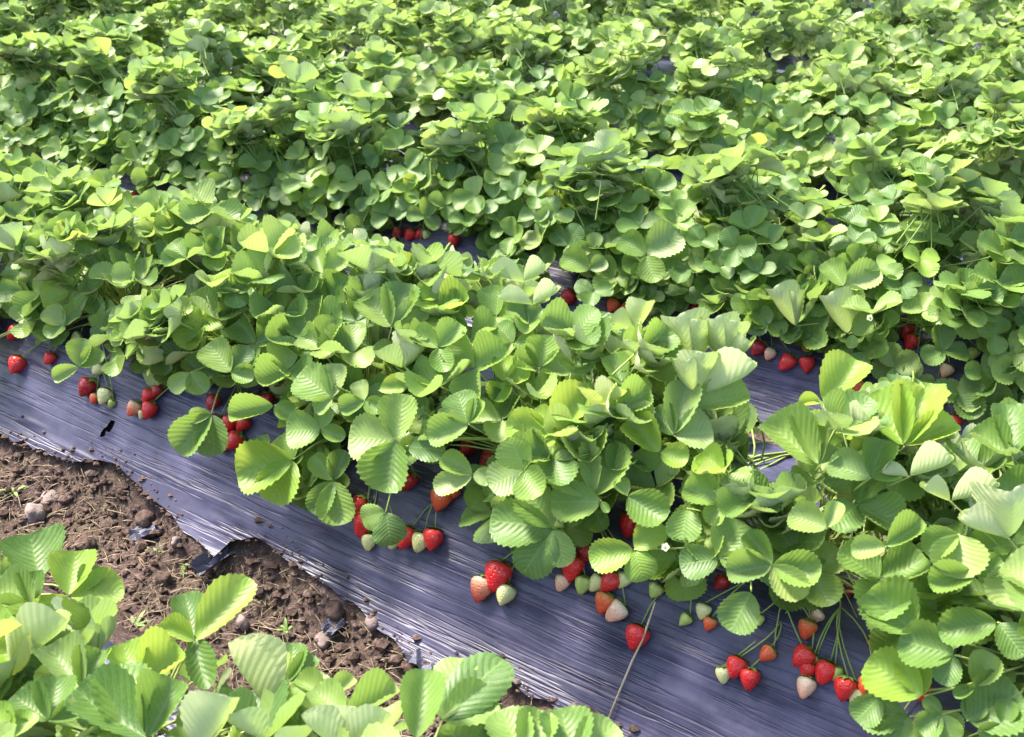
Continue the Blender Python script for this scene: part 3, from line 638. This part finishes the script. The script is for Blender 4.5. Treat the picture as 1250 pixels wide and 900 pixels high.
def fill(k, lower, upper, step, need):
    """puts a leaf wherever the hump over bed k still shows a bare spot"""
    n = 0; C = np.array([c[1:] for c in CENTRES if c[0] == k])
    for x in np.arange(-10, 1270, step):
        for y in np.arange(60, 905, step * 0.8):
            if not (upper(x) + 12 < y < lower(x) - 18): continue
            xx, yy = x + random.uniform(-6, 6), y + random.uniform(-6, 6)
            if k == 0: J = at_z(xx, yy, random.uniform(0.22, 0.28)); n0 = np.array([0, .2, 1.0])
            else: J, n0 = hit_canopy(xx, yy, k, 0.33, random.uniform(0.26, 0.30) if k < 3 else 0.33)
            if k == 1 and (abs(J[1] - row_y(k)) > 0.30 or J[2] < float(bed_z(J[1] - row_y(k))) + 0.045): J = hit_bed(xx, yy, random.uniform(0.05, 0.11)); n0 = np.array([0, -.4, 1.0])
            if abs(J[1] - row_y(k)) > 0.47: continue
            d = proj(J)[2]; near = np.hypot(C[:, 0] - xx, C[:, 1] - yy) < need * 1.9 / d
            if (near & (C[:, 2] < d + 0.07)).any(): continue
            N = nrm(n0 * 0.6 + UPZ * 0.5 + nrm(CP - J) * 0.25 + np.array([random.gauss(0, .25) for _ in range(3)])); a = random.uniform(0, 6.28)
            Fd = np.array([math.cos(a), math.sin(a), 0]); Fd = nrm(Fd - N * (Fd @ N)); s = random.uniform(0.046, 0.068); T = []; NN = []
            for ang, q in ((0, 1.0), (random.uniform(1.5, 2.0), .93), (-random.uniform(1.5, 2.0), .93)):
                dd = rot(Fd, N, ang); e = random.uniform(-.1, .45); T.append(J + (dd * math.cos(e) + N * math.sin(e)) * s * q); NN.append(nrm(N * math.cos(e) - dd * math.sin(e)))
            if not leaf_bounds_ok(k, T, J): continue
            pn = nearest_plant(k, J); mk = random.choices(('leaf', 'deep', 'young'), (.64, .32, .04))[0]; n += 1
            if k >= 2:
                o = obj('leaf', random.choice(MID[mk]), pn['o']); o.matrix_basis = Matrix.Translation(Vector(J - pn['p'])) @ frame(N, Fd).to_4x4() @ Matrix.Scale(s, 4)
                for tp in T: CENTRES.append((k, *proj(J * 0.45 + tp * 0.55)))
            else: add_leaf(pn, J, NN, T, mk, [random.choice((0, 1, 2, 3, 4, 6, 9)) for _ in T])
            C = np.vstack([C, [c[1:] for c in CENTRES[-3:]]])
    print('filled', k, n)
fill(1, lambda x: pl(LOWER1, x), lambda x: pl(UPPER1, x), 13, 23)
fill(2, lambda x: pl(LOWER2, x), lambda x: pl([(0, 85), (270, 105), (500, 135), (640, 165), (900, 205), (1250, 235)], x), 13, 26)
fill(3, lambda x: pl([(0, 72), (300, 100), (420, 135), (665, 155), (940, 205), (1250, 235)], x), lambda x: pl([(0, 20), (600, 70), (1250, 135)], x), 11, 24)
fill(0, lambda x: 930.0 if x < 560 else 0.0, lambda x: pl(UPPER0, x), 18, 44)
for p in PLANTS:
    if not p['o'].children: bpy.data.objects.remove(p['o']); p['o'] = None
PLANTS = [p for p in PLANTS if p['o'] is not None]
for k in range(NROWS):
    for side in (-1, 1):
        row = sorted([q for q in PLANTS if q['k'] == k and q['side'] == side], key=lambda q: proj(q['p'])[0]); where = f"{'near' if side < 0 else 'far'} side of the {ORD[min(k, 10)]} row"
        X_ = [proj(p['p'] + UPZ * 0.17)[0] for p in row]; left = [p for p, x in zip(row, X_) if x < -10]; right = [p for p, x in zip(row, X_) if x > 1260]; mid = [p for p, x in zip(row, X_) if -10 <= x <= 1260]
        for i, p in enumerate(mid): p['o']['label'] = f'leafy strawberry plant, {ordinal(i)} from the left on the {where}'
        for i, p in enumerate(reversed(left)): p['o']['label'] = f'{ordinal(i)} strawberry plant past the left picture edge, {where}'
        for i, p in enumerate(right): p['o']['label'] = f'{ordinal(i)} strawberry plant past the right picture edge, {where}'

# ------------------------------------------------------------------ berries
def berry_mesh(mk, seed):
    r = random.Random(seed); V = []; Fc = []; n = 14
    prof = [(0.0, 0.25), (0.05, 0.62), (0.18, 0.88), (0.42, 1.0), (0.75, 0.98), (1.1, 0.86), (1.45, 0.66), (1.75, 0.44), (1.95, 0.24), (2.05, 0.04)]
    sq = r.uniform(0.9, 1.05); bump = [r.uniform(-.07, .07) for _ in range(n)]
    for z, w in prof:
        for j in range(n):
            a = 2 * math.pi * j / n; ww = w * (1 + bump[j] * min(1, w))
            V.append((math.cos(a) * ww, math.sin(a) * ww * sq, -z * (1 + 0.04 * math.sin(a * 2 + seed))))
    for i in range(len(prof) - 1):
        for j in range(n): Fc.append((i * n + j, (i + 1) * n + j, (i + 1) * n + (j + 1) % n, i * n + (j + 1) % n))
    Fc.append(tuple(range(n)));  Fc.append(tuple(reversed(range((len(prof) - 1) * n, len(prof) * n))))
    return mesh('strawberry', V, Fc, M[mk])
def calyx_mesh(seed):
    r = random.Random(seed); V = []; Fc = []; n = 9
    for j in range(n):
        a = 2 * math.pi * j / n + r.uniform(-.12, .12); L = r.uniform(0.85, 1.15); dr = r.uniform(-0.25, 0.22)
        ca, sa = math.cos(a), math.sin(a); b = len(V)
        for rr, ww, z in ((0.05, 0.06, 0.10), (0.42, 0.24, 0.16), (0.8, 0.17, 0.08 + dr * .5), (L * 1.15, 0.0, dr)):
            for s in (-1, 1): V.append((ca * rr - sa * ww * s, sa * rr + ca * ww * s, z + 0.04 * abs(ww)))
        for i in range(3): Fc.append((b + 2 * i, b + 2 * i + 1, b + 2 * i + 3, b + 2 * i + 2))
    return mesh('calyx', V, Fc, M['calyx'])
BM = {mk: [berry_mesh(mk, s) for s in range(3)] for mk in ('red', 'dark', 'orange', 'half', 'pink', 'white', 'green')}; CM = [calyx_mesh(s) for s in range(4)]
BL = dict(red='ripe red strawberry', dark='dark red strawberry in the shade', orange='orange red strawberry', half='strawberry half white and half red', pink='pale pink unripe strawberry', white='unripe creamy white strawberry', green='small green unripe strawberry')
TRUSS = []
for i, (k, x, y, r, mk) in enumerate(BERRIES):
    rr = random.Random(i)
    P = hit_bed(x, y, 0.02); dist = (P - CP) @ FW; rad = r * dist / F * 1.04
    P = hit_bed(x, y, 0.012 + rad * 0.85); dist = (P - CP) @ FW; rad = r * dist / F * 1.06
    pln = nearest_plant(k, P)
    down = nrm(np.array([rr.uniform(-.35, .35), -0.75, -0.75 + rr.uniform(-.2, .25)]) + RT * rr.uniform(-.3, .15))
    top = P - down * rad * 0.95
    R = frame(np.array([0.3, -0.5, 0.8]), -down)           # Y along the axis
    q = Matrix(((R[0][0], -R[0][2], R[0][1]), (R[1][0], -R[1][2], R[1][1]), (R[2][0], -R[2][2], R[2][1])))   # local Z along the axis, up to the stalk
    b = obj('strawberry', BM[mk][i % 3], pln['o'], label=BL[mk])
    b.matrix_basis = Matrix.Translation(Vector(top - pln['p'])) @ q.to_4x4() @ Matrix.Rotation(rr.uniform(0, 6), 4, 'Z') @ Matrix.Scale(rad, 4)
    c = obj('calyx', CM[i % 4], b)
    # stalk in the berry's own space: berries of one truss join the stalk of its first berry
    inv = b.matrix_basis.inverted()
    start = top - pln['p'] - down * rad * 0.15
    mate = next((t for t in TRUSS if t[0] is pln and np.hypot(t[1] - x, t[2] - y) < 55), None)
    if mate is None:
        end = np.array([rr.uniform(-.03, .03), rr.uniform(-.03, .03), 0.03])
        path = bez(start, (start * 0.6 + end * 0.4) + np.array([rr.uniform(-.08, .08), 0.02, 0.06]), end, 9); TRUSS.append((pln, x, y, path[3 if len(path) > 3 else 1]))
    else:
        end = mate[3]; path = bez(start, (start + end) / 2 + np.array([rr.uniform(-.03, .03), 0.005, 0.022]), end, 6)
    loc = [np.array(inv @ Vector(pp)) for pp in path]
    V, Fc = tube(loc, [0.0011 / rad] * len(loc), 5); obj('stalk', mesh('stalk', V, Fc, M['stalk']), b)

# dry stems and bare stalks at the foot of the near plants
for p in PLANTS:
    if p['k'] in (1, 2) and p['side'] < 0:
        for _ in range(4):
            a = random.uniform(math.pi * 1.05, math.pi * 1.95); L = random.uniform(0.08, 0.17)
            e = np.array([math.cos(a) * L, math.sin(a) * L, 0]); yy = p['p'][1] + e[1]
            e[2] = float(bed_z(yy - row_y(p['k']))) + 0.014 + random.uniform(0, 0.04) - p['p'][2]
            s0 = np.array([0, 0, 0.01]); V, Fc = tube(bez(s0, (s0 + e) / 2 + np.array([0, 0, .05]), e, 6), [0.0013, .0012, .0011, .001, .0009, .0007], 4)
            obj('dry_stem', mesh('dry_stem', V, Fc, M['dry' if random.random() < .6 else 'stalk']), p['o'])
# a yellow old leaf, white flowers
J = hit_bed(985, 415, 0.05); pl2 = nearest_plant(2, J)
add_leaf(pl2, J, nrm(CP - J + UPZ), [hit_bed(970, 412, .06), hit_bed(995, 402, .07), hit_bed(985, 430, .05)], 'yellow', [1, 0, 2], [0.7, .7, .7])
J = hit_canopy(1158, 640, 1, .33, .3)[0]
def flower(k, x, y, r):
    P, n0 = hit_canopy(x, y, k, 0.36, 0.33); pln = nearest_plant(k, P); n = nrm(n0 + UPZ * .4 + nrm(CP - P) * .6); V = []; Fc = []
    ax = nrm(np.cross(n, [0.2, 0.9, 0.1])); bx = np.cross(n, ax); s = r * ((P - CP) @ FW) / F; L0 = P - pln['p']
    for j in range(5):
        a = 1.2566 * j; d = ax * math.cos(a) + bx * math.sin(a); e = np.cross(n, d); b = len(V)
        for rr_, w in ((0.15, .1), (0.5, .42), (0.85, .42), (1.05, .15)):
            for sg in (-1, 1): V.append(L0 + (d * rr_ + e * w * sg + n * (0.15 * rr_)) * s)
        for i in range(3): Fc.append((b + 2 * i, b + 2 * i + 1, b + 2 * i + 3, b + 2 * i + 2))
    o = obj('flower', mesh('flower', V, Fc, M['petal']), pln['o'], label='small white flower')
    V, Fc = tube([L0 + n * s * .1, L0 + n * s * .3, L0 + n * s * .42], [s * .38, s * .3, s * .08], 8); obj('flower_eye', mesh('flower_eye', V, Fc, M['eye']), o)
for a in ((1, 812, 668, 5), (2, 1062, 388, 4)): flower(*a)

# ------------------------------------------------------------------ things on the soil
def blob(seed, sx, sy, sz, m, n=2, rough=0.22):
    import bmesh
    bm = bmesh.new(); bmesh.ops.create_icosphere(bm, subdivisions=n, radius=1)
    for v in bm.verts:
        d = mnoise.noise(v.co * 1.3 + Vector((seed * 7.1, seed * 3.3, 0))) * rough * 1.6 + mnoise.noise(v.co * 3.1 + Vector((seed, 0, 9))) * rough * 0.6
        v.co *= 1 + d; v.co.x *= sx; v.co.y *= sy; v.co.z *= sz
    me = bpy.data.meshes.new('stone'); bm.to_mesh(me); bm.free(); me.polygons.foreach_set('use_smooth', [n > 2] * len(me.polygons)); me.materials.append(m); return me
def on_soil(x, y):
    d = ray(x, y); s = 0.8
    while s < 6:
        P = CP + d * s
        if P[2] <= soil_z(P[0], P[1]): return P
        s += 0.003
    return P
STONES = [(42, 624, 15, 12, 'rounded pinkish grey stone on the soil near the left edge', 'stone'), (105, 661, 15, 9, 'flat pinkish clod of earth above the bottom left leaves', 'clod'), (60, 606, 14, 5, 'thin pale stone lying just above the rounded grey stone', 'stone'),
          (215, 660, 8, 7, 'small pale stone beside the plastic edge', 'stone'), (200, 705, 12, 12, 'square brown clod in the middle of the furrow', 'clod'), (297, 758, 9, 10, 'pale stone right of the bright upright leaf', 'stone'),
          (178, 632, 14, 12, 'rough brown clod against the plastic edge', 'clod'), (455, 757, 11, 9, 'pinkish stone tucked under the plastic edge', 'stone'), (409, 742, 15, 10, 'crumbly ochre clod under the torn plastic edge', 'clod'),
          (395, 778, 14, 6, 'long grey stone beside the dark plastic scrap', 'stone'), (462, 838, 12, 10, 'mauve clod above the bottom leaves', 'clod'), ]
for i, (x, y, rx, rz, lab, mk) in enumerate(STONES):
    P = on_soil(x, y + rz * 0.5); s = ((P - CP) @ FW) / F
    o = obj('stone' if mk == 'stone' else 'earth_clod', blob(i, rx * s, rx * s * 0.8, rz * s * 1.1, M[mk], 3, 0.2), label=lab, category='stone' if mk == 'stone' else 'clod', group='stones and clods in the furrow')
    o.location = P + np.array([0, 0, rz * s * 0.2]); o.rotation_euler.z = HEAD - 1.57 + random.uniform(-.3, .3)
def scrap(x, y, w, h, label, seed):
    P = on_soil(x, y); s = ((P - CP) @ FW) / F; n = 7; V = []
    for i in range(n):
        for j in range(n):
            u, v = i / (n - 1) - .5, j / (n - 1) - .5
            V.append((u * w * s * (1 + .2 * math.sin(3 * v + seed)), v * h * s * 1.5, 0.006 + 0.35 * h * s * mnoise.noise(Vector((u * 4 + seed, v * 4, seed))) + 0.2 * h * s * (0.5 - abs(v))))
    o = obj('plastic_scrap', mesh('plastic_scrap', V, [tuple(f) for f in grid_faces(n, n).tolist()], M['scrap'], smooth=False), label=label, category='plastic scrap', group='scraps of torn plastic')
    o.location = P + np.array([0, 0, .006]); o.rotation_euler.z = HEAD - 1.57 + seed
scrap(178, 654, 28, 24, 'small dark plastic scrap in the furrow by the plastic edge', 0.1)
scrap(407, 770, 20, 18, 'tiny dark blue plastic scrap among the clods', 0.7)
scrap(520, 806, 38, 34, 'crumpled lavender plastic flap at the torn edge of the sheet', 2.0)
scrap(265, 688, 26, 40, 'bunched strip of plastic pulled down from the sheet edge', 0.4)
# crumbs of earth and bits of straw nobody could count
def furrow_point():
    while True:
        x = random.uniform(-2.9, -0.2); y = random.uniform(0.72, 1.06)
        e = row_y(1) - np.interp(x, ex, et)
        if y < e - 0.004: return x, y
V = []; Fc = []; ico = blob(1, 1, 1, 1, M['clod'], 1, 0.3); iv = np.array([v.co[:] for v in ico.vertices]); ifc = [tuple(p.vertices) for p in ico.polygons]
for _ in range(5500):
    x, y = furrow_point(); s = min(0.014, 0.0022 + random.expovariate(1 / 0.0026)); a = random.uniform(0, 6.28); b = len(V)
    R_ = np.array([[math.cos(a), -math.sin(a), 0], [math.sin(a), math.cos(a), 0], [0, 0, 1]]); sc = np.array([s, s * random.uniform(.6, 1), s * random.uniform(.5, .9)])
    V += ((iv * sc) @ R_.T + np.array([x, y, soil_z(x, y) + s * .3])).tolist(); Fc += [tuple(i + b for i in f) for f in ifc]
for _ in range(900):                                     # earth spilt over the edge of the sheet
    x = random.uniform(-2.9, -0.3); t = float(np.interp(x, ex, et)) - abs(random.gauss(0, 0.012)); s = 0.0016 + random.expovariate(1 / 0.0018); y = row_y(1) - t; b = len(V)
    V += (iv * np.array([s, s * .8, s * .6]) + np.array([x, y, float(bed_z(t)) + 0.008])).tolist(); Fc += [tuple(i + b for i in f) for f in ifc]
obj('soil_crumbs', mesh('soil_crumbs', V, Fc, M['clod'], smooth=False), kind='stuff', label='loose crumbs of brown earth in the furrow', category='soil')
V = []; Fc = []
for _ in range(2000):
    x, y = furrow_point(); a = random.uniform(0, 3.14); L = random.uniform(0.012, 0.05); d = np.array([math.cos(a), math.sin(a), 0]) * L; z = soil_z(x, y) + 0.006
    p0 = np.array([x, y, z]); p2 = p0 + d + np.array([0, 0, random.uniform(-.003, .01)]); p1 = (p0 + p2) / 2 + np.array([random.uniform(-.1, .1) * L, random.uniform(-.1, .1) * L, .004])
    v, f = tube(bez(p0, p1, p2, 4), [random.uniform(0.0005, 0.0013)] * 4, 3, False); b = len(V); V += v; Fc += [tuple(i + b for i in q) for q in f]
obj('straw_litter', mesh('straw_litter', V, Fc, M['litter']), kind='stuff', label='short bits of dry straw and roots strewn over the soil', category='straw')
def weed(x, y, r, n, label):
    P = on_soil(x, y); s = r * ((P - CP) @ FW) / F; rr = random.Random(int(x)); root = bpy.data.objects.new('weed', None); COL.objects.link(root); root.location = P
    root['label'] = label; root['category'] = 'weed'; root['group'] = 'small weeds in the furrow'
    for i in range(n):
        a = rr.uniform(0, 6.28); L = s * rr.uniform(.7, 1.3); d = np.array([math.cos(a), math.sin(a), rr.uniform(.2, 1.0)]) * L; e = np.array([-math.sin(a), math.cos(a), 0]) * s * 0.13; V = []
        for t in np.linspace(0, 1, 4):
            c = d * t + np.array([0, 0, -0.5 * L * t * t]); w = math.sin(math.pi * (0.15 + 0.85 * t)) ; V += [c - e * w, c + e * w]
        obj('blade', mesh('blade', V, [(0, 1, 3, 2), (2, 3, 5, 4), (4, 5, 7, 6)], M['weed']), root)
weed(186, 676, 13, 9, 'tiny bright green weed beside the small dark plastic scrap'); weed(222, 690, 16, 8, 'thin yellowish weed in the middle of the furrow'); weed(18, 600, 16, 8, 'sparse dry weed near the left edge above the stone')
weed(165, 765, 18, 10, 'grey green weed sprig above the bottom left leaves'); weed(350, 770, 14, 9, 'fine green weed right of the bright upright leaf'); weed(300, 725, 12, 7, 'small green weed under the torn plastic edge'); weed(20, 575, 12, 7, 'tuft of dry weed against the plastic at the left edge')
# the pale dry stalk lying down the plastic
P = [hit_bed(x, y, 0.014 + h) for x, y, h in ((800, 735, .03), (784, 782, .03), (772, 806, .012), (757, 842, .006), (740, 884, .006))]
V, Fc = tube(P, [0.0016] * 5, 5); obj('dry_stalk', mesh('dry_stalk', V, Fc, M['straw']), label='long pale dry stalk lying across the plastic below a red strawberry', category='stalk')
